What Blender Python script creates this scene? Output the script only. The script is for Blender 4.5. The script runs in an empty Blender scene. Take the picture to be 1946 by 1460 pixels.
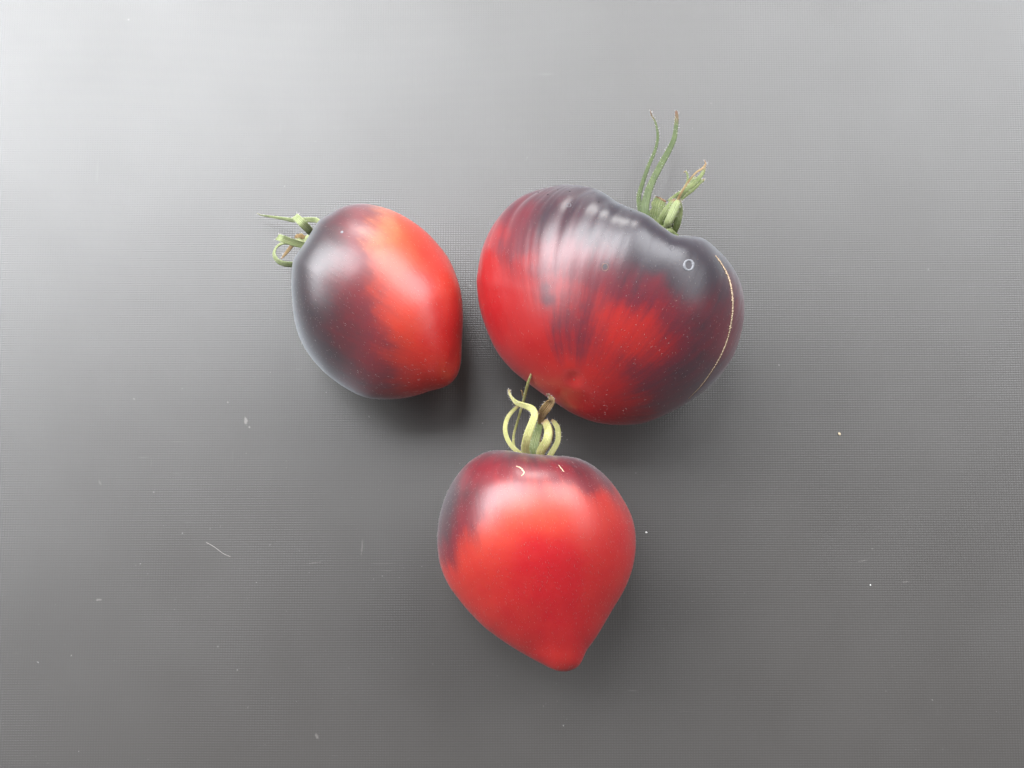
import bpy, bmesh, math, random
import numpy as np
from mathutils import Vector, noise
from mathutils.bvhtree import BVHTree

random.seed(7); rng = np.random.default_rng(7)
S = bpy.context.scene
C = S.collection
R = math.radians

# ------------------------------------------------------------------ camera
TW, TH = 1946.0, 1460.0
HFOV = R(56.0)
TILT = R(6.0)
DIST = 0.322
AIM = Vector((0.0, 0.0, 0.0))
cam_d = bpy.data.cameras.new('camera'); cam = bpy.data.objects.new('camera', cam_d); C.objects.link(cam)
cam_d.sensor_width = 36.0; cam_d.lens = 18.0 / math.tan(HFOV / 2)
cam_d.clip_start = 0.01; cam_d.clip_end = 100
cam.location = AIM + Vector((0, -math.sin(TILT), math.cos(TILT))) * DIST
cam.rotation_euler = (TILT, 0, 0)
S.camera = cam
CP = np.array(cam.location)
AX = np.array((1.0, 0, 0)); AY = np.array((0, math.cos(TILT), math.sin(TILT))); AZ = np.array((0, math.sin(TILT), -math.cos(TILT)))
AZ = np.array((0, math.sin(TILT), -math.cos(TILT)))
F = (TW / 2) / math.tan(HFOV / 2)

def proj(P):
    """world points -> pixels of the photograph"""
    d = P - CP
    w = d @ AZ
    return np.stack((TW / 2 + F * (d @ AX) / w, TH / 2 - F * (d @ AY) / w), -1)

def unproj(px, z):
    """pixels and heights -> world points"""
    px = np.asarray(px, float); z = np.asarray(z, float)
    d = AZ + ((px[..., 0] - TW / 2) / F)[..., None] * AX - ((px[..., 1] - TH / 2) / F)[..., None] * AY
    t = (z - CP[2]) / d[..., 2]
    return CP + d * t[..., None]

def at(x, y, z=0.0):
    return Vector(unproj(np.array((x, y)), z))

# ------------------------------------------------------------------ light
world = bpy.data.worlds.new('World'); S.world = world; world.use_nodes = True
bg = world.node_tree.nodes['Background']
bg.inputs[0].default_value = (0.93, 0.96, 1.0, 1); bg.inputs[1].default_value = 0.14
def window_lamp(name, az, el, dist, w, h, power, col):
    l = bpy.data.lights.new(name, 'AREA'); l.shape = 'RECTANGLE'; l.size = w; l.size_y = h
    l.energy = power; l.color = col
    o = bpy.data.objects.new(name, l); C.objects.link(o)
    d = Vector((math.cos(R(el)) * math.cos(R(az)), math.cos(R(el)) * math.sin(R(az)), math.sin(R(el))))
    o.location = d * dist
    o.rotation_euler = (-d).to_track_quat('-Z', 'Z').to_euler()
    return o
window_lamp('window_light', 134, 48, 1.4, 1.5, 0.75, 52, (0.945, 0.97, 1.0))
window_lamp('window_light', 46, 44, 1.4, 1.0, 0.7, 22, (0.94, 0.97, 1.0))
window_lamp('low_window_light', 90, 20, 1.5, 0.6, 0.4, 14, (1.0, 0.99, 0.97))
window_lamp('side_window_light', 174, 36, 1.5, 0.6, 0.9, 13, (0.92, 0.96, 1.0))
window_lamp('side_window_light', 6, 36, 1.5, 0.5, 0.9, 5, (0.94, 0.97, 1.0))
S.view_settings.view_transform = 'Standard'; S.view_settings.look = 'None'
S.view_settings.gamma = 1; S.view_settings.exposure = -0.3

# ------------------------------------------------------------------ helpers
def newmat(name):
    m = bpy.data.materials.new(name); m.use_nodes = True
    nt = m.node_tree; b = nt.nodes['Principled BSDF']
    return m, nt, b
class N:
    def __init__(s, nt): s.nt = nt
    def node(s, t, **kw):
        n = s.nt.nodes.new(t)
        for k, v in kw.items(): setattr(n, k, v)
        return n
    def link(s, a, b): s.nt.links.new(a, b)
    def put(s, inp, v):
        if hasattr(v, 'is_output') or isinstance(v, bpy.types.NodeSocket): s.link(v, inp)
        else: inp.default_value = v
    def math(s, op, a, b=0.0, c=0.0, clamp=False):
        n = s.node('ShaderNodeMath', operation=op); n.use_clamp = clamp
        s.put(n.inputs[0], a); s.put(n.inputs[1], b); s.put(n.inputs[2], c); return n.outputs[0]
    def mix(s, f, a, b):
        n = s.node('ShaderNodeMix', data_type='RGBA'); s.put(n.inputs[0], f); s.put(n.inputs[6], a); s.put(n.inputs[7], b); return n.outputs[2]
    def noise(s, vec, scale, detail=2.0, rough=0.5, dim='3D'):
        n = s.node('ShaderNodeTexNoise', noise_dimensions=dim); s.link(vec, n.inputs['Vector'])
        n.inputs['Scale'].default_value = scale; n.inputs['Detail'].default_value = detail; n.inputs['Roughness'].default_value = rough
        return n.outputs[0]
    def ramp(s, v, lo, hi, a=0.0, b=1.0, smooth=True):
        n = s.node('ShaderNodeMapRange', interpolation_type='SMOOTHSTEP' if smooth else 'LINEAR')
        s.put(n.inputs[0], v); n.inputs[1].default_value = lo; n.inputs[2].default_value = hi
        n.inputs[3].default_value = a; n.inputs[4].default_value = b; return n.outputs[0]
    def mapping(s, vec, scale=(1, 1, 1), rot=(0, 0, 0), loc=(0, 0, 0)):
        n = s.node('ShaderNodeMapping'); s.link(vec, n.inputs[0]); n.inputs['Scale'].default_value = scale
        n.inputs['Rotation'].default_value = rot; n.inputs['Location'].default_value = loc; return n.outputs[0]
    def comb(s, x, y, z):
        n = s.node('ShaderNodeCombineXYZ'); s.put(n.inputs[0], x); s.put(n.inputs[1], y); s.put(n.inputs[2], z); return n.outputs[0]
    def attr(s, name):
        n = s.node('ShaderNodeAttribute'); n.attribute_name = name; return n

def mesh_obj(name, verts, faces, mat, parent=None, smooth=True):
    me = bpy.data.meshes.new(name); me.from_pydata([tuple(v) for v in verts], [], faces); me.update()
    if smooth: me.polygons.foreach_set('use_smooth', [True] * len(me.polygons))
    if mat: me.materials.append(mat)
    o = bpy.data.objects.new(name, me); C.objects.link(o)
    if parent:
        o.parent = parent
    return o

def catmull(P, n, closed=False):
    P = np.asarray(P, float); m = len(P)
    seg = m if closed else m - 1
    t = np.linspace(0, seg, n, endpoint=not closed); i = np.minimum(t.astype(int), seg - 1); u = (t - i)[:, None]
    g = (lambda k: P[k % m]) if closed else (lambda k: P[np.clip(k, 0, m - 1)])
    p0, p1, p2, p3 = g(i - 1), g(i), g(i + 1), g(i + 2)
    if not closed:
        p0 = np.where((i == 0)[:, None], 2 * p1 - p2, p0); p3 = np.where((i == seg - 1)[:, None], 2 * p2 - p1, p3)
    return 0.5 * (2 * p1 + (p2 - p0) * u + (2 * p0 - 5 * p1 + 4 * p2 - p3) * u ** 2 + (3 * p1 - p0 - 3 * p2 + p3) * u ** 3)

# ------------------------------------------------------------------ table
def table_material():
    m, nt, b = newmat('embossed_grey_plastic'); n = N(nt)
    geo = n.node('ShaderNodeNewGeometry'); pos = geo.outputs['Position']
    # gentle warp so that the weave is never perfectly straight
    sep = n.node('ShaderNodeSeparateXYZ'); n.link(pos, sep.inputs[0])
    wob = n.noise(pos, 9.0, 1.0)
    x = n.math('ADD', sep.outputs[0], n.math('MULTIPLY', wob, 0.0016))
    y = n.math('ADD', sep.outputs[1], n.math('MULTIPLY', n.noise(n.mapping(pos, loc=(3, 5, 0)), 8.0, 1.0), 0.0014))
    kx, ky = 2 * math.pi / 0.00085, 2 * math.pi / 0.00078
    yy = n.math('MULTIPLY', y, ky); xx = n.math('MULTIPLY', x, kx)
    jit = n.noise(pos, 1400.0, 1.0)
    j = n.math('MULTIPLY', n.math('SUBTRACT', jit, 0.5), 1.2)
    sx = n.math('SINE', n.math('ADD', xx, n.math('ADD', n.math('MULTIPLY', n.math('SINE', yy), 0.55), j)))
    sy = n.math('SINE', n.math('ADD', yy, j))
    amp = n.ramp(n.noise(pos, 14.0, 2.0), 0.3, 0.7, 0.9, 1.08)
    grain = n.noise(pos, 900.0, 2.0); g2 = n.noise(n.mapping(pos, loc=(1, 1, 1)), 900.0, 2.0)
    nx = n.math('ADD', n.math('MULTIPLY', n.math('MULTIPLY', sx, amp), 0.10), n.math('MULTIPLY', n.math('SUBTRACT', grain, 0.5), 0.05))
    ny = n.math('ADD', n.math('MULTIPLY', n.math('MULTIPLY', sy, amp), 0.095), n.math('MULTIPLY', n.math('SUBTRACT', g2, 0.5), 0.05))
    vn = n.node('ShaderNodeVectorMath', operation='NORMALIZE'); n.link(n.comb(nx, ny, 1.0), vn.inputs[0])
    n.link(vn.outputs[0], b.inputs['Normal'])
    # crowns of the embossing are coloured a little lighter
    crown = n.math('MULTIPLY', n.math('ADD', n.math('COSINE', xx), 1.0), n.math('ADD', n.math('COSINE', yy), 1.0))
    blot = n.noise(pos, 22.0, 3.0)
    col = n.mix(n.ramp(blot, 0.3, 0.7), (0.055, 0.0495, 0.046, 1), (0.062, 0.0565, 0.053, 1))
    col = n.mix(n.math('MULTIPLY', crown, 0.09), col, (0.11, 0.108, 0.105, 1))
    # fine scuffs running along the weave, both ways, and tiny pale dust
    s1 = n.ramp(n.noise(n.mapping(pos, scale=(60, 1700, 1)), 1.0, 2.0), 0.72, 0.80)
    s2 = n.ramp(n.noise(n.mapping(pos, scale=(1700, 60, 1), loc=(7, 2, 0)), 1.0, 2.0), 0.73, 0.81)
    gate = n.ramp(n.noise(n.mapping(pos, loc=(2, 9, 0)), 26.0, 2.0), 0.5, 0.65)
    sc = n.math('MULTIPLY', n.math('MAXIMUM', s1, s2), gate)
    dust = n.ramp(n.noise(n.mapping(pos, loc=(4, 4, 4)), 520.0, 1.0), 0.79, 0.86)
    marks = n.math('MAXIMUM', n.math('MULTIPLY', sc, 0.3), n.math('MULTIPLY', dust, 0.45), clamp=True)
    col = n.mix(marks, col, (0.42, 0.41, 0.39, 1))
    # a few pale scuffs where something was dragged across the plastic
    for (cx, cy, rx, ry, an, st) in ((467, 800, 5, 11, 0.15, .8), (474, 812, 3, 3, 0, .8), (187, 1140, 9, 3, 0.1, .6), (602, 1400, 4, 9, .4, .55), (433, 765, 3, 3, 0, .5), (688, 1040, 3, 22, -.05, .35), (596, 1070, 22, 2, 0.1, .3), (1640, 1066, 14, 2, .2, .35), (1722, 1106, 10, 2, .1, .35), (190, 918, 3, 8, .3, .35)):
        c = at(cx, cy); mm = 0.000176
        mp = n.node('ShaderNodeMapping', vector_type='TEXTURE'); n.link(pos, mp.inputs[0])
        mp.inputs['Location'].default_value = c; mp.inputs['Rotation'].default_value = (0, 0, an); mp.inputs['Scale'].default_value = (rx * mm, ry * mm, 1)
        ln = n.node('ShaderNodeVectorMath', operation='LENGTH'); n.link(mp.outputs[0], ln.inputs[0])
        d = n.math('ADD', ln.outputs['Value'], n.math('MULTIPLY', n.noise(pos, 1500.0, 2.0), 1.3))
        col = n.mix(n.ramp(d, 0.9, 1.5, st * 0.36, 0.0), col, (0.48, 0.45, 0.42, 1))
    n.link(col, b.inputs['Base Color'])
    n.put(b.inputs['Roughness'], n.math('ADD', 0.35, n.math('MULTIPLY', n.noise(pos, 30.0, 3.0), 0.08)))
    b.inputs['Specular IOR Level'].default_value = 1.0
    return m

bm = bmesh.new()
bmesh.ops.create_cube(bm, size=1.0)
bmesh.ops.scale(bm, vec=(1.5, 1.1, 0.025), verts=bm.verts); bmesh.ops.translate(bm, vec=(0, 0, -0.0125), verts=bm.verts)
bmesh.ops.bevel(bm, geom=[e for e in bm.edges], offset=0.004, segments=3, affect='EDGES')
me = bpy.data.meshes.new('table_surface'); bm.to_mesh(me); bm.free()
me.materials.append(table_material())
table = bpy.data.objects.new('table_surface', me); C.objects.link(table)
table['kind'] = 'structure'; table['label'] = 'dull grey plastic surface with a fine woven emboss under the tomatoes'

# ------------------------------------------------------------------ tomato materials
def skin_material(name, red, orange, dark, streak=1.0, rough=0.36, sheen=0.25):
    m, nt, b = newmat(name); n = N(nt)
    pig = n.attr('pig').outputs['Fac']; yel = n.attr('yel').outputs['Fac']
    mer = n.attr('mer').outputs['Vector']       # (cos*f, sin*f, t) round the fruit: stretched along its ribs
    tc = n.node('ShaderNodeTexCoord'); obj = tc.outputs['Object']
    st = n.noise(n.mapping(mer, scale=(1, 1, 0.22)), 15.0 , 4.0, 0.6)
    st2 = n.noise(n.mapping(mer, scale=(1, 1, 0.35)), 48.0, 3.0, 0.6)
    fine = n.noise(obj, 900.0, 3.0, 0.6)
    mott = n.noise(obj, 130.0, 4.0, 0.6)
    v = n.math('ADD', pig, n.math('MULTIPLY', n.math('SUBTRACT', st, 0.5), 0.55 * streak))
    v = n.math('ADD', v, n.math('MULTIPLY', n.math('SUBTRACT', st2, 0.5), 0.14 * streak))
    v = n.math('ADD', v, n.math('MULTIPLY', n.math('SUBTRACT', mott, 0.5), 0.45))
    edge = n.math('MULTIPLY', n.math('MULTIPLY', pig, n.math('SUBTRACT', 1.0, pig)), 4.0, clamp=True)
    v2 = n.math('ADD', n.math('MULTIPLY', v, edge), n.math('MULTIPLY', pig, n.math('SUBTRACT', 1.0, edge)))
    p = n.ramp(v2, 0.05, 1.02, smooth=False)
    base = n.mix(n.math('ADD', yel, n.math('MULTIPLY', n.math('SUBTRACT', mott, 0.5), 0.35), clamp=True), red, orange)
    base = n.mix(n.ramp(yel, 0.8, 1.6, 0, 0.8), base, (0.80, 0.36, 0.16, 1))  # pale stage: a highlight over orange skin, painted into the colour
    base = n.mix(n.ramp(fine, 0.35, 0.8, 0.0, 0.22), base, (red[0] * 1.1, red[1] * 3.0, red[2] * 3.0, 1))
    mid = (red[0] * 0.36, dark[1] * 0.8 + red[1] * 0.2, dark[2] * 0.9 + red[2] * 0.3, 1)
    base = n.mix(n.ramp(p, 0.0, 0.55), base, mid)
    base = n.mix(n.ramp(p, 0.5, 1.0), base, dark)
    # minute pale lenticels
    vo = n.node('ShaderNodeTexVoronoi', feature='F1'); n.link(obj, vo.inputs['Vector']); vo.inputs['Scale'].default_value = 640.0
    dot = n.ramp(vo.outputs['Distance'], 0.06, 0.18, 1.0, 0.0)
    rnd = n.ramp(n.noise(obj, 210.0, 1.0), 0.45, 0.58)
    base = n.mix(n.math('MULTIPLY', n.math('MULTIPLY', dot, rnd), 0.10), base, (0.62, 0.34, 0.24, 1))
    n.link(base, b.inputs['Base Color'])
    n.put(b.inputs['Roughness'], n.math('ADD', rough - 0.05, n.math('MULTIPLY', mott, 0.10)))
    b.inputs['Specular IOR Level'].default_value = 0.85
    b.inputs['Coat Weight'].default_value = 0.1; b.inputs['Coat Roughness'].default_value = 0.30
    b.inputs['Subsurface Weight'].default_value = 0.12; b.inputs['Subsurface Radius'].default_value = (1.0, 0.25, 0.1)
    b.inputs['Subsurface Scale'].default_value = 0.004
    n.put(b.inputs['Sheen Weight'], n.math('ADD', 0.05, n.math('MULTIPLY', p, sheen))); b.inputs['Sheen Roughness'].default_value = 0.45
    b.inputs['Sheen Tint'].default_value = (0.80, 0.86, 0.92, 1)
    bp = n.node('ShaderNodeBump'); bp.inputs['Strength'].default_value = 0.10; bp.inputs['Distance'].default_value = 0.0006
    n.link(n.math('ADD', n.math('MULTIPLY', n.noise(n.mapping(mer, scale=(1, 1, 0.3)), 30.0, 3.0), 0.4), n.math('MULTIPLY', fine, 0.25)), bp.inputs['Height'])
    n.link(bp.outputs[0], b.inputs['Normal'])
    return m

def sepal_material(name, c0, c1, tip, rib=0.5):
    m, nt, b = newmat(name); n = N(nt)
    u = n.attr('along').outputs['Fac']; w = n.attr('across').outputs['Fac']
    tc = n.node('ShaderNodeTexCoord')
    no = n.noise(tc.outputs['Object'], 320.0, 3.0); fi = n.noise(tc.outputs['Object'], 1500.0, 2.0)
    col = n.mix(n.ramp(no, 0.3, 0.7), c0, c1)
    vein = n.math('MULTIPLY', n.math('ADD', n.math('COSINE', n.math('MULTIPLY', w, 22.0)), 1.0), 0.5)
    col = n.mix(n.math('MULTIPLY', vein, rib), col, (min(1, c1[0] * 1.7), min(1, c1[1] * 1.5), c1[2] * 1.8, 1))
    col = n.mix(n.ramp(fi, 0.5, 0.75, 0, 0.35), col, (c1[0] * 1.6, c1[1] * 1.4, c1[2] * 2, 1))
    col = n.mix(n.ramp(n.math('ADD', u, n.math('MULTIPLY', n.math('SUBTRACT', no, 0.5), 0.25)), 0.72, 1.0), col, tip)
    n.link(col, b.inputs['Base Color'])
    b.inputs['Roughness'].default_value = 0.6
    b.inputs['Subsurface Weight'].default_value = 0.15; b.inputs['Subsurface Scale'].default_value = 0.001
    b.inputs['Subsurface Radius'].default_value = (0.6, 1, 0.3)
    bp = n.node('ShaderNodeBump'); bp.inputs['Strength'].default_value = 0.5; bp.inputs['Distance'].default_value = 0.0003
    n.link(n.math('ADD', vein, fi), bp.inputs['Height']); n.link(bp.outputs[0], b.inputs['Normal'])
    return m

def plain(name, col, rough=0.6, bump=0.0, var=0.3):
    m, nt, b = newmat(name); n = N(nt)
    tc = n.node('ShaderNodeTexCoord'); no = n.noise(tc.outputs['Object'], 900.0, 3.0)
    n.link(n.mix(no, tuple(c * (1 - var) for c in col[:3]) + (1,), tuple(min(1, c * (1 + var)) for c in col[:3]) + (1,)), b.inputs['Base Color'])
    b.inputs['Roughness'].default_value = rough
    if bump:
        bp = n.node('ShaderNodeBump'); bp.inputs['Strength'].default_value = bump; bp.inputs['Distance'].default_value = 0.0003
        n.link(no, bp.inputs['Height']); n.link(bp.outputs[0], b.inputs['Normal'])
    return m

M_hair = plain('pale_hair', (0.75, 0.70, 0.66), 0.5, 0, 0.1)
M_cork = plain('cork', (0.62, 0.47, 0.32), 0.8, 0.6, 0.4)
M_palecork = plain('pale_cork', (0.24, 0.24, 0.26), 0.7, 0.4, 0.25)
M_dry = plain('dry_brown', (0.26, 0.15, 0.07), 0.7, 0.5, 0.4)
M_pink = plain('dry_pink_brown', (0.22, 0.12, 0.10), 0.7, 0.5, 0.4)
M_greyring = plain('grey_cork', (0.13, 0.12, 0.13), 0.6, 0.3, 0.3)
M_speck = plain('dark_speck', (0.015, 0.01, 0.012), 0.7)

# ------------------------------------------------------------------ tomato bodies
def poly_radius(poly, c, th):
    P = catmull(poly, 1600, closed=True) - c
    a = np.arctan2(P[:, 1], P[:, 0]); r = np.hypot(P[:, 0], P[:, 1])
    o = np.argsort(a); a, r = a[o], r[o]
    return np.interp(th, np.concatenate((a - 2 * np.pi, a, a + 2 * np.pi)), np.tile(r, 3))

def gsm(v, s):
    k = np.arange(-int(4 * s) - 1, int(4 * s) + 2); g = np.exp(-k ** 2 / (2 * s * s)); g /= g.sum()
    return sum(w * np.roll(v, int(i)) for w, i in zip(g, k))

def rbf(pts, q, sig):
    """soft scattered interpolation of values at points (px) to query px"""
    pts = np.asarray(pts, float); P = pts[:, :2]; V = pts[:, 2]
    d2 = ((q[:, None, :] - P[None]) ** 2).sum(-1)
    w = np.exp(-d2 / (2 * sig * sig)) + 1e-5 / (d2 + 400)
    return (w @ V) / w.sum(1)

NS, NP = 240, 380
def make_body(name, mat, outline, centre, prof, Rpx, axis, tilt, kz, ribs, pig, yel, psig=22, dim=None, parent=None, spots=()):
    """prof: (distance from the shoulder plane, radius) in radii from stem pole to blossom tip;
    axis: image direction from stem to tip; tilt: how far the tip is raised."""
    pr = catmull(prof, 2000)
    seg = np.hypot(*np.diff(pr, axis=0).T); L = np.concatenate(([0], np.cumsum(seg)))
    s = np.linspace(0, L[-1], NS); a = np.interp(s, L, pr[:, 0]); r = np.maximum(np.interp(s, L, pr[:, 1]), 0)
    t = s / L[-1]
    ph = np.arange(NP) / NP * 2 * np.pi
    A, PH = np.meshgrid(a, ph, indexing='ij'); RR, _ = np.meshgrid(r, ph, indexing='ij'); T, _ = np.meshgrid(t, ph, indexing='ij')
    mod, amod = ribs(PH, T)
    RR = RR * (1 + mod); A = A + amod
    am = (a.max() + a.min()) / 2
    # local frame: X along the axis, Y to the side, Z up
    X = A - am; Y = RR * np.cos(PH); Z = RR * np.sin(PH)
    ct, stt = math.cos(tilt), math.sin(tilt)
    X, Z = X * ct - Z * stt, X * stt + Z * ct
    Z = Z * kz
    ax = np.array(axis, float); ax /= np.hypot(*ax); ax = np.array((ax[0], -ax[1])); sd = np.array((-ax[1], ax[0]))
    m_px = 0.29 / F                        # metres per pixel at about the fruit's widest height
    Rm = Rpx * m_px
    P = np.stack((X * ax[0] + Y * sd[0], X * ax[1] + Y * sd[1], Z), -1).reshape(-1, 3) * Rm
    P[:, 2] -= P[:, 2].min()
    c0 = unproj(np.array(centre, float), P[:, 2].max() / 2)
    P[:, :2] += c0[:2]
    c = np.array(centre, float)
    NB = 720; tb = (np.arange(NB) + 0.5) / NB * 2 * np.pi - np.pi
    tgt = poly_radius(outline, c, tb)
    for it in range(7):
        q = proj(P) - c; th = np.arctan2(q[:, 1], q[:, 0]); rr = np.hypot(q[:, 0], q[:, 1])
        bi = np.clip(((th + np.pi) / (2 * np.pi) * NB).astype(int), 0, NB - 1)
        cur = np.zeros(NB); np.maximum.at(cur, bi, rr)
        cur = np.maximum(cur, np.maximum(np.roll(cur, 1), np.roll(cur, -1)) * 0.995)
        f = gsm(tgt / np.maximum(cur, 1), 5 if it < 4 else 3)
        fm = f.mean()
        fi = np.interp(th, np.concatenate((tb[-1:] - 2 * np.pi, tb, tb[:1] + 2 * np.pi)), np.concatenate((f[-1:], f, f[:1])))
        cu = np.interp(th, tb, cur)
        rho = np.clip(rr / cu, 0, 1)
        fe = fm + (fi - fm) * rho ** 3
        P = np.concatenate((unproj(q * fe[:, None] + c, P[:, 2])[:, :2], P[:, 2:]), 1)
    if dim:
        q = proj(P)
        up = (np.sin(PH).reshape(-1) > -0.3)
        for (dx, dy, dr, dd) in dim:
            w = np.exp(-((q - (dx, dy)) ** 2).sum(1) / (2 * dr * dr)) * up
            ctr = np.array((c0[0], c0[1], P[:, 2].max() / 2)); v = P - ctr
            P -= v / np.linalg.norm(v, axis=1)[:, None] * (w * dd)[:, None]
    P[:, 2] -= P[:, 2].min() + 0.0002
    q = proj(P)
    # stored pigment; yel on the left fruit also holds a painted highlight
    mer = np.stack((np.cos(PH).ravel() * 1.0, np.sin(PH).ravel() * 1.0, T.ravel() * 2.2), -1)
    nz = np.array([(noise.noise((u * 4, v * 4, w * 1.2)), noise.noise((u * 4 + 9, v * 4, w * 1.2))) for u, v, w in mer])
    qq = q + nz * 16
    pv = np.concatenate([rbf(pig, qq[i:i + 20000], psig) for i in range(0, len(qq), 20000)])
    for sx_, sy_, sr_, sv_ in spots: pv += sv_ * np.exp(-((q + nz * 4 - (sx_, sy_)) ** 2).sum(1) / (2 * sr_ * sr_))
    yv = np.concatenate([rbf(yel, qq[i:i + 20000], 30) for i in range(0, len(qq), 20000)])
    faces = []
    for i in range(NS - 1):
        b0, b1 = i * NP, (i + 1) * NP
        faces += [(b0 + j, b0 + (j + 1) % NP, b1 + (j + 1) % NP, b1 + j) for j in range(NP)]
    org = Vector((c0[0], c0[1], 0))
    root = bpy.data.objects.new(name, None); root.empty_display_size = 0.02; root.location = org; C.objects.link(root)
    Pl = P - np.array(org)
    o = mesh_obj('fruit', Pl, faces, mat, root)
    def add(nm, v):
        at_ = o.data.attributes.new(nm, 'FLOAT', 'POINT'); at_.data.foreach_set('value', v.astype(np.float32))
    add('pig', pv); add('yel', yv)
    at_ = o.data.attributes.new('mer', 'FLOAT_VECTOR', 'POINT'); at_.data.foreach_set('vector', mer.astype(np.float32).ravel())
    bv = BVHTree.FromPolygons([tuple(p) for p in P], faces)
    return root, o, bv, P, org

def surf(bv, x, y):
    d = unproj(np.array((x, y), float), 0.0) - CP
    h = bv.ray_cast(Vector(CP), Vector(d).normalized())
    return h[0], h[1]

def fuzz(root, fruit, P, org, count, length, width, mer_dir=True):
    """short pale hairs lying almost flat on the skin"""
    Pg = P.reshape(NS, NP, 3); V = []; Fc = []
    ii = rng.integers(3, NS - 4, count * 3); jj = rng.integers(0, NP, count * 3)
    # accept in proportion to the ring's circumference
    circ = np.linalg.norm(Pg[:, 0] - Pg[:, NP // 2], axis=1); circ /= circ.max()
    keep = rng.random(count * 3) < circ[ii]; ii, jj = ii[keep][:count], jj[keep][:count]
    for i, j in zip(ii, jj):
        p = Pg[i, j]; du = Pg[i + 2, j] - Pg[i - 2, j]; dv = Pg[i, (j + 2) % NP] - Pg[i, j - 2]
        nrm = np.cross(dv, du); nrm /= np.linalg.norm(nrm) + 1e-12
        if np.dot(nrm, p - np.array((org[0], org[1], 0.03))) < 0: nrm = -nrm
        du = du / (np.linalg.norm(du) + 1e-12); dv = dv / (np.linalg.norm(dv) + 1e-12)
        a = rng.normal(0, 0.22); d = du * math.cos(a) + dv * math.sin(a) + nrm * rng.uniform(0.15, 0.7)
        d /= np.linalg.norm(d); l = length * rng.uniform(0.5, 1.4); w = np.cross(d, nrm); w *= width / (np.linalg.norm(w) + 1e-12)
        b0 = p - np.array(org) - nrm * 0.00005; k = len(V)
        V += [b0 - w, b0 + w, b0 + nrm * width * 1.5, b0 + d * l]
        Fc += [(k, k + 1, k + 3), (k + 1, k + 2, k + 3), (k + 2, k, k + 3)]
    o = mesh_obj('skin_hair', V, Fc, M_hair, fruit); o['kind'] = 'stuff'
    return o

# --- sepals: flat tapering bands swept along a 3-D path
def ribbon(name, pts, mat, parent, org, thick=0.0006, roll=0.0, cup=0.0, hairs=0, hl=0.0007, ruffle=0.0, seg=48, jag=0.0, wide=1.1):
    """pts: (px, py, z, width in px[, roll])"""
    a = np.array([tuple(p) + ((roll,) if len(p) == 4 else ()) for p in pts], float)
    W = unproj(a[:, :2], a[:, 2])
    sm = catmull(np.concatenate((W, a[:, 3:5]), 1), seg)
    ctr = sm[:, :3]; wd = sm[:, 3] * wide * 0.285 / F / 2; rl = sm[:, 4]
    tan = np.gradient(ctr, axis=0); tan /= np.linalg.norm(tan, axis=1)[:, None] + 1e-12
    V = []; U = []; Wc = []; K = 14
    sd = rng.uniform(0, 50)
    prev = None
    sides = []; nrms = []
    for i in range(seg):
        tt = Vector(tan[i]); up = Vector((0, 0, 1))
        s = tt.cross(up)
        if s.length < 0.25:
            s = prev.copy() if prev is not None else Vector((1, 0, 0))
            s -= tt * s.dot(tt)
        s.normalize()
        if prev is not None and s.dot(prev) < 0: s = -s
        if prev is not None: s = (s * 0.5 + prev * 0.5); s -= tt * s.dot(tt); s.normalize()
        prev = s
        nn = s.cross(tt).normalized()
        r_ = rl[i]; s2 = s * math.cos(r_) + nn * math.sin(r_); n2 = nn * math.cos(r_) - s * math.sin(r_)
        sides.append(s2); nrms.append(n2)
        u = i / (seg - 1); w = max(wd[i], 0.00006)
        w *= 1 + ruffle * noise.noise((u * 9 + sd, 0, 0))
        th = min(thick, w * 0.9)
        for k in range(K):
            an = 2 * math.pi * k / K; ca, sa = math.cos(an), math.sin(an)
            x = math.copysign(abs(ca) ** 0.8, ca) * w
            vein = 0.22 * th * math.cos(ca * 8.0) if sa > 0 else 0
            y = sa * th * 0.5 + vein * abs(sa) + cup * w * (ca * ca) + ruffle * 0.5 * w * noise.noise((u * 7 + sd, ca * 1.5, 2))
            e = jag * 0.0015 * noise.noise((ca * 4 + sd, u, 5)) if i >= seg - 2 else 0
            V.append(Vector(ctr[i]) + s2 * x + n2 * y + tt * e - org); U.append(u); Wc.append(ca)
    Fc = []
    for i in range(seg - 1):
        for k in range(K):
            Fc.append((i * K + k, i * K + (k + 1) % K, (i + 1) * K + (k + 1) % K, (i + 1) * K + k))
    Fc.append(tuple(range(K))[::-1]); Fc.append(tuple((seg - 1) * K + k for k in range(K)))
    o = mesh_obj(name, V, Fc, mat, parent)
    for nm, v in (('along', U), ('across', Wc)):
        at_ = o.data.attributes.new(nm, 'FLOAT', 'POINT'); at_.data.foreach_set('value', np.array(v, np.float32))
    HV = []; HF = []
    for h in range(hairs):
        i = int(rng.integers(1, seg - 1)); e = rng.choice((-1, 1)) if rng.random() < 0.6 else rng.uniform(-1, 1)
        w = wd[i]; p = Vector(ctr[i]) + sides[i] * (w * e * 0.95) + nrms[i] * (thick * 0.3 + cup * w * e * e) - org
        d = (sides[i] * e + nrms[i] * rng.uniform(0.0, 1.1) + Vector(tan[i]) * rng.uniform(-0.1, 0.7) + Vector(rng.normal(0, 0.15, 3))).normalized()
        l = hl * rng.uniform(0.4, 1.2); q = d.cross(Vector((0.3, 0.2, 1))).normalized() * 0.000032; q2 = d.cross(q).normalized() * 0.000032
        k = len(HV); HV += [p - q, p + q, p + q2, p + d * l]; HF += [(k, k + 1, k + 3), (k + 1, k + 2, k + 3), (k + 2, k, k + 3)]
    return o, (HV, HF)

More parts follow.
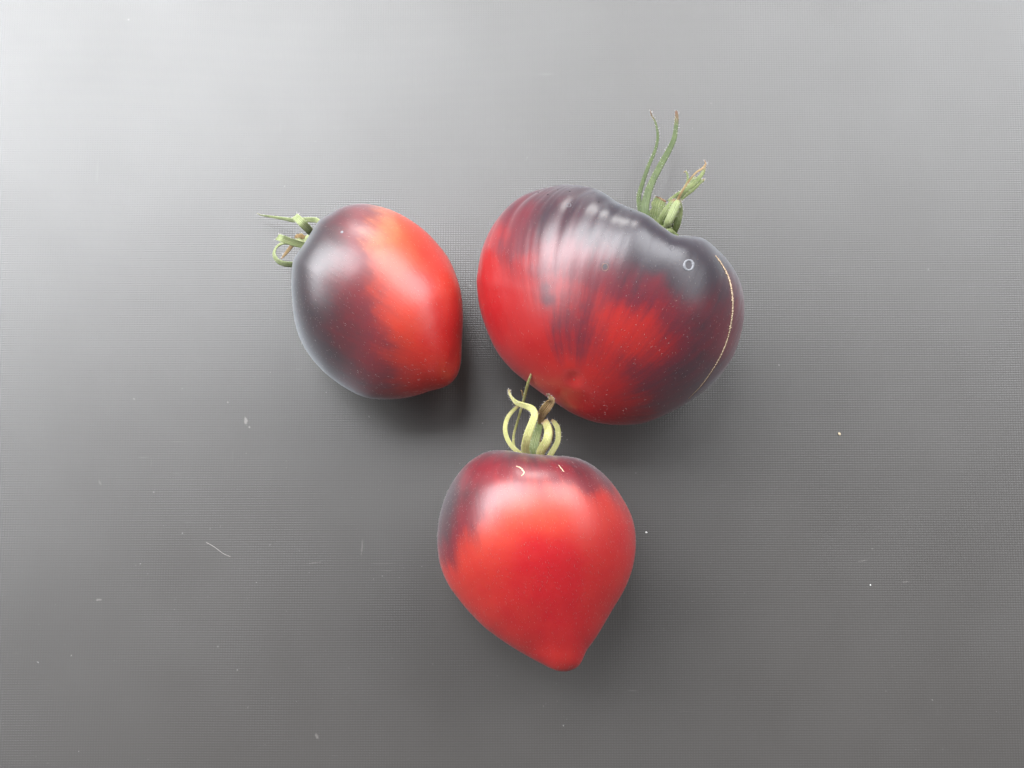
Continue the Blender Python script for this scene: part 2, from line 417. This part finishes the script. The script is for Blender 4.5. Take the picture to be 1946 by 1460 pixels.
def hair_part(parent, packs):
    V = []; Fc = []
    for hv, hf in packs:
        k = len(V); V += hv; Fc += [tuple(i + k for i in f) for f in hf]
    if V:
        o = mesh_obj('calyx_hair', V, Fc, M_hair, parent); o['kind'] = 'stuff'

def hub(root, org, p, d, rad, length, mat):
    """calyx plate and the broken pedicel knuckle, pointing along d from p"""
    d = Vector(d).normalized(); s = d.cross(Vector((0, 0, 1))).normalized(); n = s.cross(d)
    pr = [(-0.6, 0.0), (-0.45, 0.75), (-0.1, 1.0), (0.08, 0.85), (0.25, 0.5), (0.6, 0.42), (0.85, 0.5), (1.0, 0.42), (1.02, 0.0)]
    pp = catmull(pr, 40); K = 40; V = []; Fc = []
    for a, r in pp:
        for k in range(K):
            an = 2 * math.pi * k / K; rr = max(r, 0) * rad * (1 + 0.09 * math.cos(5 * an) + 0.05 * noise.noise((math.cos(an) * 2, math.sin(an) * 2, a * 3)))
            V.append(p + d * (a * length) + s * (rr * math.cos(an)) + n * (rr * math.sin(an)) - org)
    for i in range(len(pp) - 1):
        for k in range(K): Fc.append((i * K + k, i * K + (k + 1) % K, (i + 1) * K + (k + 1) % K, (i + 1) * K + k))
    o = mesh_obj('calyx', V, Fc, mat, root)
    for nm in ('along', 'across'):
        at_ = o.data.attributes.new(nm, 'FLOAT', 'POINT'); at_.data.foreach_set('value', np.zeros(len(V), np.float32))
    return o

def tube_on(bv, name, path, rad, mat, parent, org, n=90, lift=0.0, rough=0.3, ring=False):
    """a raised corky line lying on the skin; path in px with optional relative radius"""
    P = catmull([p[:2] for p in path], n, closed=ring)
    rr = catmull([(p[2] if len(p) > 2 else 1.0, 0) for p in path], n, closed=ring)[:, 0]
    pts = []
    for i, (x, y) in enumerate(P):
        h, nn = surf(bv, x, y)
        if h is None: continue
        pts.append((h + nn * lift, nn, rr[i]))
    V = []; Fc = []; K = 7; m = len(pts)
    for i, (p, nn, r) in enumerate(pts):
        t = (pts[(i + 1) % m if ring else min(i + 1, m - 1)][0] - pts[i - 1 if (ring or i) else 0][0])
        if t.length < 1e-9: t = Vector((1, 0, 0))
        t.normalize(); s = t.cross(nn).normalized()
        w = rad * r * (1 + rough * noise.noise((i * 0.55, rad * 1e4, 3)) * 2)
        off = s * rad * 0.9 * noise.noise((i * 0.4, 4, rad * 1e4)) * (rough > 0.2)
        for k in range(K):
            an = 2 * math.pi * k / K
            V.append(p + off + s * (w * math.cos(an)) + nn * (w * 0.45 * math.sin(an)) - org)
    for i in range(m if ring else m - 1):
        for k in range(K): Fc.append((i * K + k, i * K + (k + 1) % K, ((i + 1) % m) * K + (k + 1) % K, ((i + 1) % m) * K + k))
    return mesh_obj(name, V, Fc, mat, parent)

def ring_on(bv, name, x, y, rx, ry, rad, mat, parent, org):
    path = [(x + rx * math.cos(a), y + ry * math.sin(a), 1 + 0.35 * math.sin(a * 2 + x)) for a in np.linspace(0, 2 * math.pi, 12, endpoint=False)]
    return tube_on(bv, name, path, rad, mat, parent, org, n=64, ring=True, rough=0.12)

def dot_on(bv, name, x, y, r, mat, parent, org, h=0.35):
    p, nn = surf(bv, x, y)
    if p is None: return
    s = nn.orthogonal().normalized(); t = nn.cross(s); V = [p + nn * r * h - org]; Fc = []; K = 12
    for q, (f, hh) in enumerate(((0.55, 0.8 * h), (1.0, -0.05))):
        for k in range(K):
            a = 2 * math.pi * k / K; w = r * f * (1 + 0.25 * noise.noise((math.cos(a) + x, math.sin(a) + y, 0)))
            V.append(p + s * (w * math.cos(a)) + t * (w * math.sin(a)) + nn * (r * hh) - org)
    for k in range(K):
        Fc.append((0, 1 + k, 1 + (k + 1) % K)); Fc.append((1 + k, 1 + K + k, 1 + K + (k + 1) % K, 1 + (k + 1) % K))
    return mesh_obj(name, V, Fc, mat, parent)

# ================================================================== tomato on the left
OUT1 = [(556,498),(553,533),(555,567),(559,605),(568,639),(585,671),(608,699),(634,722),(666,743),(697,756),(729,759),(758,758),(786,753),(815,744),(841,737),(858,727),(870,711),(876,688),(878,648),(880,605),(877,561),(868,527),(853,492),(832,464),(807,438),(775,415),(743,399),(712,390),(683,387),(654,392),(628,405),(605,420),(591,441),(579,461),(565,481)]
PIG1 = [(556,500,1),(560,560,1),(565,620,1),(600,690,1),(640,722,.95),(690,752,.85),(600,600,.88),(620,540,.85),(600,480,.97),(640,420,.97),(660,393,.92),(650,480,.8),(640,560,.72),(650,620,.72),(640,670,.86),(680,640,.68),(700,690,.68),(690,720,.78),(690,440,.6),(700,500,.55),(695,560,.62),(705,600,.6),(722,640,.48),(740,690,.4),(735,740,.5),(760,752,.32),(690,398,.5),(715,405,.28),(730,430,.14),(735,470,.15),(745,520,.1),(745,570,.12),(750,620,.15),(765,670,.12),(790,745,.08),(800,420,.05),(780,450,.1),(790,520,.12),(800,480,.03),(830,540,0),(800,600,0),(850,620,0),(800,680,0),(850,700,0),(870,650,0),(860,730,0),(820,740,0)]
YEL_HILITE1 = [(727,450,1.6),(735,465,1.3),(715,440,1.2),(745,500,.6),(735,580,.5),(735,620,.4),(760,470,.55),(790,440,.2),(830,480,.2),(860,530,.3),(760,640,.3),(770,600,.35),(800,560,.1),(820,640,.05),(860,620,0),(800,700,.15),(860,720,.25),(600,600,0),(640,700,0),(740,740,.2),(830,700,.05)]  # orange tones; the strongest points paint in the highlight near the top
mat1 = skin_material('tomato_skin_soft', (0.44, 0.012, 0.011, 1), (0.72, 0.10, 0.036, 1), (0.026, 0.021, 0.025, 1), 0.35, 0.38, 0.55)
def ribs1(PH, T):
    e = np.exp(-((T - 0.22) / 0.16) ** 2)
    return 0.012 * e * np.sin(5 * PH + 0.7) + 0.008 * np.sin(2 * PH + 1) + 0.007 * e * np.sin(9 * PH), 0.02 * e * np.sin(3 * PH + 1.2)
prof1 = [(0.16,0),(0.12,0.12),(0.02,0.30),(0.02,0.5),(0.13,0.74),(0.36,0.93),(0.72,1.0),(1.08,0.96),(1.42,0.82),(1.72,0.67),(1.90,0.51),(2.02,0.34),(2.08,0.17),(2.09,0)]
r1, f1, bv1, P1, org1 = make_body('tomato', mat1, OUT1, (716, 578), prof1, 172, (0.78, 0.60), R(14), 0.93, ribs1, PIG1, YEL_HILITE1, 32)
r1['label'] = 'leftmost tomato, half dusky purple and half orange red, its calyx pointing left'
# ================================================================== ribbed tomato
OUT2 = [(908,515),(906,542),(914,596),(939,659),(970,700),(1011,734),(1052,763),(1092,788),(1133,803),(1178,808),(1224,804),(1269,786),(1314,761),(1355,729),(1391,682),(1409,632),(1415,587),(1409,542),(1391,505),(1368,478),(1337,453),(1305,447),(1283,446),(1260,431),(1233,410),(1203,397),(1174,384),(1151,368),(1124,356),(1088,351),(1061,352),(1029,359),(993,372),(961,397),(934,433),(916,474)]
PIG2 = [(1283,460,1),(1200,415,1),(1150,385,1),(1100,366,.9),(1030,370,.85),(985,392,.62),(945,440,.28),(915,520,.03),(1000,440,.78),(980,470,.5),(1050,430,.88),(1100,440,.9),(1150,460,.95),(1200,480,.98),(1250,480,1),(1330,500,1),(1390,560,.9),(1300,540,.95),(1180,520,.8),(1160,545,.6),(1230,560,.62),(1200,560,.55),(1130,500,.6),(1075,490,.55),(1020,500,.42),(970,520,.15),(960,570,.05),(940,620,.15),(1000,600,.1),(1040,560,.3),(1085,590,.42),(1110,620,.55),(1080,650,.38),(1110,660,.4),(1160,590,.25),(1180,620,.15),(1250,610,.3),(1220,630,.15),(1290,600,.6),(1340,600,.75),(1402,620,.55),(1408,580,.6),(1395,665,.5),(1200,650,.15),(1250,650,.22),(1285,660,.5),(1300,700,.8),(1330,650,.72),(1380,680,.7),(1250,720,.62),(1270,760,.68),(1330,730,.8),(1205,700,.36),(1175,680,.3),(1130,680,.15),(1150,730,.12),(1090,720,.03),(1040,700,.05),(1205,770,.25),(1050,745,.12),(1000,700,.12),(970,670,.2),(1100,780,.05),(1340,460,.95),(1160,790,.12),(1000,660,.03),(1230,800,.4)]
YEL2 = [(1180,600,.35),(1230,640,.3),(1090,720,.3),(1120,700,.25),(1000,620,.15),(920,500,.0),(960,450,.1),(1050,500,.05),(1300,600,.1),(1050,640,.1),(1150,760,.1),(960,600,.05),(1200,500,0),(1330,560,0)]
mat2 = skin_material('tomato_skin_streaked', (0.37, 0.007, 0.009, 1), (0.56, 0.045, 0.025, 1), (0.022, 0.014, 0.022, 1), 0.85, 0.37, 0.30)
rr_ = np.random.default_rng(11)
fr = [(k, rr_.uniform(0.5, 1.0), rr_.uniform(0, 6.28)) for k in (14, 22, 36)]
def ribs2(PH, T):
    e = np.exp(-((T - 0.30) / 0.21) ** 2) * (0.75 - 0.35 * np.cos(PH)); e2 = np.exp(-((T - 0.2) / 0.22) ** 2)
    w = PH + 0.12 * np.sin(PH * 3)
    m = sum(a * (0.64 - np.abs(np.sin(0.5 * k * w + o)) ** 0.8) * -2 * (14.0 / k) ** 0.8 for k, a, o in fr)
    low = 0.035 * np.sin(2 * PH + 0.4) + 0.030 * np.sin(3 * PH + 2.0)
    tp = np.clip(T * 12, 0, 1)
    return (0.024 * m * e + low * e2) * tp, (0.05 * np.sin(3 * PH + 2.2) * e2 + 0.02 * m * e) * tp
prof2 = [(0.36,0),(0.33,0.09),(0.22,0.17),(0.08,0.30),(0.0,0.48),(0.03,0.68),(0.16,0.86),(0.38,0.97),(0.66,1.0),(0.95,0.93),(1.2,0.78),(1.40,0.58),(1.53,0.36),(1.59,0.17),(1.60,0)]
r2, f2, bv2, P2, org2 = make_body('tomato', mat2, OUT2, (1165, 588), prof2, 248, (-0.38, 0.925), R(20), 0.86, ribs2, PIG2, YEL2, 24,
    dim=[(1090,721,10,0.0006)], spots=[(1038,545,7,.35),(1041,567,8,.4),(1150,508,6,.3)])
r2['label'] = 'largest tomato, ribbed and streaked black on red, with a long corky crack'
# ================================================================== heart shaped tomato
OUT3 = [(940,856),(915,863),(885,884),(859,918),(842,956),(833,994),(831,1033),(836,1071),(849,1105),(868,1134),(893,1164),(923,1194),(961,1222),(995,1243),(1025,1260),(1051,1273),(1072,1277),(1093,1271),(1106,1258),(1116,1236),(1136,1207),(1161,1164),(1186,1122),(1201,1083),(1208,1041),(1206,1003),(1197,973),(1178,939),(1157,911),(1131,888),(1106,874),(1080,868),(1050,866),(1012,863),(987,860),(965,856)]
PIG3 = [(845,960,1),(858,920,.95),(835,1010,1),(838,1045,.8),(842,1080,.4),(890,885,.7),(930,866,.85),(960,862,.92),(1000,868,.85),(1060,876,.8),(1120,883,.92),(1150,903,.75),(1180,935,.35),(1195,965,.2),(1000,900,.5),(1060,905,.45),(1110,912,.5),(940,895,.5),(905,905,.6),(1020,925,.35),(900,945,.75),(880,980,.78),(860,1000,.8),(925,975,.4),(895,1010,.18),(865,1040,.3),(870,1070,.02),(960,940,.32),(1030,950,.06),(1100,945,.06),(1150,955,.1),(1180,1000,.15),(1130,1000,.1),(1060,1000,0),(980,1000,.02),(930,1030,0),(900,1100,0),(1050,1100,.02),(1150,1100,.02),(1050,1250,.05),(960,1180,0),(1100,1180,.02),(850,1110,.03)]
YEL3 = [(x_, y_, v_ * 0.7) for x_, y_, v_ in [(885,1030,.75),(930,1000,1.0),(870,1090,.5),(1000,975,1.1),(1060,970,.9),(940,1060,.35),(900,1140,.35),(1130,1000,.4),(1180,1050,.15),(1040,1050,.0),(1050,1120,0),(1080,1100,0),(1000,1180,.12),(1150,1150,.2),(960,1200,.3),(1070,1260,.25),(1100,1200,.05),(1000,1100,.05),(900,900,.3),(1180,1100,.25)]]
mat3 = skin_material('tomato_skin_bright', (0.48, 0.009, 0.014, 1), (0.60, 0.075, 0.03, 1), (0.032, 0.011, 0.016, 1), 0.8, 0.39, 0.2)
def ribs3(PH, T):
    e = np.exp(-((T - 0.16) / 0.12) ** 2); tp = np.clip(T * 14, 0, 1)
    return (0.012 * np.sin(2 * PH + 2) + 0.010 * e * np.sin(5 * PH + 1) + 0.006 * e * np.sin(11 * PH)) * tp, (0.03 * e * np.sin(4 * PH + 0.6)) * tp
prof3 = [(0.17,0),(0.13,0.12),(0.04,0.27),(0.0,0.43),(0.06,0.63),(0.22,0.82),(0.48,0.96),(0.82,1.0),(1.16,0.92),(1.50,0.73),(1.80,0.50),(2.02,0.31),(2.15,0.2),(2.23,0.1),(2.25,0)]
r3, f3, bv3, P3, org3 = make_body('tomato', mat3, OUT3, (1025, 1050), prof3, 190, (0.14, 0.99), R(5), 0.95, ribs3, PIG3, YEL3, 22)
r3['label'] = 'heart shaped bright red tomato tapering to a point below the other two'
for r_ in (r1, r2, r3): r_['category'] = 'tomato'; r_['group'] = 'tomatoes lying on the grey surface'

fuzz(r1, f1, P1, org1, 2600, 0.0008, 0.000017)
fuzz(r2, f2, P2, org2, 3000, 0.0006, 0.00002)
fuzz(r3, f3, P3, org3, 6000, 0.0006, 0.00002)

# ------------------------------------------------------------------ calyx, left tomato
SG = sepal_material('sepal_fresh_green', (0.15, 0.20, 0.075, 1), (0.27, 0.32, 0.14, 1), (0.30, 0.30, 0.12, 1), 0.55)
SD = sepal_material('sepal_deep_green', (0.062, 0.090, 0.034, 1), (0.10, 0.135, 0.052, 1), (0.16, 0.08, 0.05, 1), 0.30)
SY = sepal_material('sepal_yellow_green', (0.36, 0.38, 0.12, 1), (0.50, 0.50, 0.20, 1), (0.42, 0.28, 0.16, 1), 0.35)
SM = sepal_material('sepal_mid_green', (0.11, 0.15, 0.05, 1), (0.19, 0.23, 0.085, 1), (0.30, 0.16, 0.10, 1), 0.35)
SB = sepal_material('sepal_dry_brown', (0.26, 0.17, 0.07, 1), (0.36, 0.25, 0.12, 1), (0.26, 0.15, 0.09, 1), 0.25)

h1 = hub(r1, org1, at(588, 462, 0.019), at(560, 452, 0.019) - at(600, 466, 0.021), 0.0036, 0.0045, SG)
pk = []
def sep(root_hub, org, pts, mat, **kw):
    o, h = ribbon('sepal', pts, mat, root_hub, org, **kw); pk.append(h); return o
sep(h1, org1, [(612,436,.020,8),(604,420,.018,10),(585,418,.015,10),(560,419,.012,9,),(535,415,.009,6),(508,411,.006,4),(496,409,.005,2.5),(488,405,.005,1)], SG, roll=0.75, wide=1.15, hairs=50)
sep(h1, org1, [(600,458,.022,11),(592,443,.028,13),(577,427,.033,14),(566,416,.033,13),(561,412,.030,11),(566,415,.026,8)], SG, cup=0.25, wide=1.15, hairs=60)
sep(h1, org1, [(602,470,.022,12),(577,467,.027,12),(552,460,.031,13),(534,453,.033,12),(528,452,.030,10),(535,456,.025,8)], SG, cup=0.28, wide=1.15, hairs=60)
sep(h1, org1, [(600,490,.020,10),(575,501,.022,11,.5),(552,503,.024,11,.7),(532,499,.025,11,.8),(521,486,.024,11,.8),(524,472,.020,11,.7),(536,463,.015,12,.4),(550,461,.011,11,.1),(557,459,.010,6,0)], SG, cup=-0.1, wide=1.15, hairs=80)
sep(h1, org1, [(560,460,.010,8),(548,476,.008,7),(538,488,.007,4),(534,492,.007,1.5)], SB, wide=1.15, hairs=20)
sep(h1, org1, [(590,455,.020,6),(575,450,.022,9),(566,449,.023,8),(560,452,.022,3)], SB, ruffle=0.5, wide=1.15, hairs=16)
hair_part(h1, pk); pk = []

# ------------------------------------------------------------------ calyx, ribbed tomato
h2 = hub(r2, org2, at(1262, 440, 0.026), at(1285, 380, 0.026) - at(1262, 440, 0.026), 0.0048, 0.006, SM)
sep(h2, org2, [(1240,440,.026,12),(1222,410,.028,13),(1214,380,.026,9),(1218,358,.024,8),(1232,317,.021,7),(1245,286,.018,6),(1250,260,.016,5),(1246,234,.013,4),(1238,219,.012,3),(1236,209,.012,1)], SD, thick=.0009, hairs=90, cup=.1)
sep(h2, org2, [(1248,440,.027,14),(1226,405,.029,16),(1230,372,.028,14),(1240,345,.026,12.5),(1254,317,.024,12),(1269,290,.021,11),(1281,264,.018,9.5),(1285,237,.015,8),(1286,222,.014,7),(1285,211,.013,4)], SD, thick=.0012, hairs=110, cup=.12)
sep(h2, org2, [(1262,440,.022,16),(1250,415,.022,24),(1250,395,.022,26),(1254,382,.021,24),(1256,378,.021,22)], SM, thick=.0005, ruffle=.3, hairs=80, jag=1.0)
sep(h2, org2, [(1258,445,.026,14),(1256,425,.029,15),(1266,405,.031,17),(1277,388,.031,14),(1283,381,.030,9)], SM, thick=.0016, cup=-.3, hairs=60)
sep(h2, org2, [(1266,448,.027,14),(1270,425,.032,15),(1280,402,.033,16),(1287,386,.032,13),(1289,380,.031,8)], SG, thick=.0020, cup=-.35, hairs=60)
sep(h2, org2, [(1276,452,.024,10),(1286,428,.028,13),(1291,404,.029,13),(1291,388,.030,10),(1291,380,.030,7)], SM, thick=.0016, cup=-.3, hairs=60)
o, h = ribbon('dried_flower_stalk', [(1286,385,.031,5),(1295,366,.033,4),(1308,346,.034,3.5),(1322,329,.035,3.2),(1334,321,.034,4),(1341,312,.033,3),(1338,304,.033,1)], SB, h2, org2, hairs=50); pk.append(h)
sep(h2, org2, [(1290,385,.030,6),(1300,372,.029,9),(1314,361,.027,10),(1326,350,.025,8),(1336,343,.024,5),(1338,340,.024,2)], SM, hairs=70, ruffle=.2)
sep(h2, org2, [(1288,384,.031,5),(1303,362,.032,8),(1318,350,.031,9),(1330,337,.030,8),(1338,324,.029,5),(1341,314,.029,1.5)], SM, hairs=60, ruffle=.2)
sep(h2, org2, [(1270,382,.030,5),(1285,371,.028,6),(1297,362,.028,5),(1306,347,.028,5),(1307,334,.028,4),(1303,326,.028,3),(1299,328,.027,2)], SM, hairs=50)
sep(h2, org2, [(1276,384,.028,5),(1290,370,.026,6),(1305,356,.025,6),(1316,342,.025,5),(1322,336,.025,2)], SG, hairs=40)
hair_part(h2, pk); pk = []

# ------------------------------------------------------------------ calyx, heart shaped tomato
h3 = hub(r3, org3, at(1015, 872, 0.027), at(1018, 830, 0.030) - at(1015, 872, 0.027), 0.0046, 0.0052, SY)
sep(h3, org3, [(1004,872,.028,7),(982,857,.029,9),(967,840,.029,9),(960,817,.028,9),(965,794,.026,9),(980,776,.023,7),(992,768,.020,5)], SY, roll=.5, hairs=60)
sep(h3, org3, [(1000,874,.022,5),(979,853,.020,5),(976,830,.018,4.5),(982,806,.020,4.5),(990,779,.025,4.5),(996,757,.030,5),(1003,730,.038,5),(1009,712,.042,3.4),(1011,703,.043,2.8),(1007,699,.043,1.8)], SY, hairs=40)
sep(h3, org3, [(996,757,.030,2.5),(993,750,.031,2.5),(992,744,.032,2),(989,741,.032,1)], SB)
sep(h3, org3, [(1008,876,.034,12),(998,856,.038,14),(1002,830,.042,14),(1011,805,.043,13),(1016,789,.042,12,.1),(1011,777,.040,12,.5),(996,770,.038,11,.8),(982,765,.036,10,.7),(973,756,.035,5,.5),(968,747,.034,4),(967,741,.034,2),(971,744,.034,1.5)], SY, cup=.22, hairs=160, thick=.0009)
sep(h3, org3, [(1016,878,.030,15),(1014,852,.032,17),(1020,825,.031,15),(1027,805,.029,11),(1028,797,.028,6)], SM, hairs=120, cup=.2)
sep(h3, org3, [(1026,880,.034,13),(1028,858,.038,15),(1039,838,.041,15),(1042,820,.041,14),(1038,805,.039,13),(1034,800,.037,12)], SY, cup=-.15, hairs=60, jag=1.0)
sep(h3, org3, [(1036,880,.030,9),(1050,858,.032,10),(1060,838,.033,9.5),(1060,816,.033,9.5),(1054,804,.032,8),(1049,799,.031,5)], SY, cup=.2, hairs=60, jag=.6)
sep(h3, org3, [(1024,850,.024,6),(1026,812,.028,8),(1030,788,.034,14),(1040,773,.039,17),(1048,762,.043,13),(1044,753,.044,6),(1039,748,.045,2)], SB, cup=.3, hairs=50, ruffle=.15)
sep(h3, org3, [(1030,865,.026,5),(1044,842,.024,7),(1049,822,.022,6),(1046,806,.022,3)], SB, hairs=20)
hair_part(h3, pk); pk = []

# ------------------------------------------------------------------ scars and marks on the skins
tube_on(bv2, 'growth_crack', [(1359,486,.5),(1370,501,1),(1383,525,1.1),(1390,553,1.2),(1392,585,1.0),(1388,618,1),(1380,650,.8),(1367,680,.7),(1350,708,.6),(1330,735,.5),(1308,757,.35)], 0.00030, M_cork, f2, org2, n=300, lift=.0001, rough=0.65)
ring_on(bv2, 'scar_ring', 1309, 504, 8.5, 9.5, 0.00036, M_palecork, f2, org2)
ring_on(bv2, 'scar_ring', 1081, 390, 4, 3.5, 0.00015, M_greyring, f2, org2)
ring_on(bv2, 'scar_ring', 1277, 471, 4, 4.5, 0.00013, M_greyring, f2, org2)
ring_on(bv2, 'scar_ring', 1150, 508, 6, 7, 0.00010, M_pink, f2, org2)
for x, y, r in ((1023,366,.0003),(1041,370,.00035),(1083,364,.0003),(1138,384,.00028),(1060,361,.0002),(1199,401,.0003)):
    dot_on(bv2, 'speck', x, y, r, M_speck, f2, org2)
dot_on(bv2, 'blossom_scar', 1091, 722, .00028, M_pink, f2, org2, h=.1)
dot_on(bv1, 'pale_spot', 650, 441, .0005, M_palecork, f1, org1, h=.2)
tube_on(bv3, 'scar', [(981,886,.6),(990,890,1),(996,898,.9),(991,905,.7)], 0.00022, M_cork, f3, org3, n=24)
tube_on(bv3, 'scar', [(1062,884,.6),(1068,892,1),(1072,897,.5)], 0.00018, M_cork, f3, org3, n=16)

CR = [(1359,486,.5),(1370,501,1),(1383,525,1.1),(1390,553,1.2),(1392,585,1.0),(1388,618,1),(1380,650,.8),(1367,680,.7),(1350,708,.6),(1330,735,.5),(1308,757,.35)]
tube_on(bv2, 'growth_crack', [(x + 2.2, y + .6, r) for x, y, r in CR], 0.00022, M_pink, f2, org2, n=300, lift=.00002, rough=0.7)
for x, y in ((1366,496),(1380,521),(1391,572),(1387,622)):
    tube_on(bv2, 'growth_crack', [(x - 2, y - 2, .3), (x, y, 1), (x + 3.5, y + 1, .4)], 0.00022, M_cork, f2, org2, n=12, lift=.0001, rough=0.5)

# ------------------------------------------------------------------ crumbs and lint
def crumb(x, y, r, col, label):
    bm = bmesh.new(); bmesh.ops.create_icosphere(bm, subdivisions=2, radius=1.0)
    for v in bm.verts:
        k = 1 + 0.35 * noise.noise(v.co * 1.6 + Vector((x, y, 0))); v.co = Vector((v.co.x * r * k * 1.3, v.co.y * r * k, v.co.z * r * k * 0.6))
    me = bpy.data.meshes.new('crumb'); bm.to_mesh(me); bm.free()
    o = bpy.data.objects.new('crumb', me); C.objects.link(o); o.location = at(x, y) + Vector((0, 0, r * 0.45)); o.rotation_euler.z = x
    me.materials.append(plain('crumb_skin', col, 0.8, 0, 0.2)); o['label'] = label; o['category'] = 'crumb'; o['group'] = 'crumbs on the grey surface'
crumb(1595, 825, .00042, (0.62, 0.50, 0.34), 'tan crumb on the grey surface to the right of the largest tomato')
crumb(1228, 1012, .00030, (0.75, 0.75, 0.72), 'white crumb just right of the heart shaped tomato')
crumb(1654, 1112, .00022, (0.6, 0.6, 0.58), 'tiny pale crumb lowest on the right of the grey surface')

DV = []; DF = []
dr = np.random.default_rng(5)
for k in range(520):
    x, y = dr.uniform(-40, 1990), dr.uniform(-40, 1500)
    if dr.random() < 0.4: x, y = dr.normal(700, 420), dr.normal(1050, 260)
    c = at(float(x), float(y)); r = 0.00005 * (1 + dr.pareto(3.2)); r = min(r, 0.00022); b0 = len(DV)
    el = dr.uniform(0.6, 2.2); an = dr.uniform(0, 3.14)
    for q in range(5):
        t = q / 5 * 2 * math.pi; u, v = r * el * math.cos(t) * dr.uniform(.7, 1.2), r * math.sin(t) * dr.uniform(.7, 1.2)
        DV.append((c.x + u * math.cos(an) - v * math.sin(an), c.y + u * math.sin(an) + v * math.cos(an), 0.00001))
    DV.append((c.x, c.y, r * 0.9))
    DF += [(b0 + q, b0 + (q + 1) % 5, b0 + 5) for q in range(5)]
dust = mesh_obj('dust', DV, DF, plain('grey_dust', (0.24, 0.235, 0.225), 0.9, 0, 0.3), smooth=False)
dust['kind'] = 'stuff'; dust['label'] = 'fine pale dust scattered over the grey surface'

def lint(pts, label, rad=.000032):
    W = catmull([tuple(at(x, y, z)) for x, y, z in pts], 30); V = []; Fc = []; K = 6; org = Vector(W[0])
    for i, p in enumerate(W):
        t = Vector(W[min(i + 1, 29)] - W[max(i - 1, 0)]).normalized(); s = t.cross(Vector((0, 0, 1))).normalized(); u = s.cross(t)
        for k in range(K):
            a = 2 * math.pi * k / K; V.append(Vector(p) + s * (rad * math.cos(a)) + u * (rad * math.sin(a)) - org)
    for i in range(29):
        for k in range(K): Fc.append((i * K + k, i * K + (k + 1) % K, (i + 1) * K + (k + 1) % K, (i + 1) * K + k))
    o = mesh_obj('lint_fibre', V, Fc, M_hair); o.location = org; o['label'] = label; o['category'] = 'lint'
lint([(392,1031,.0001),(408,1040,.0005),(424,1052,.0003),(438,1058,.0001)], 'thin pale lint fibre lying on the grey surface, lower left')
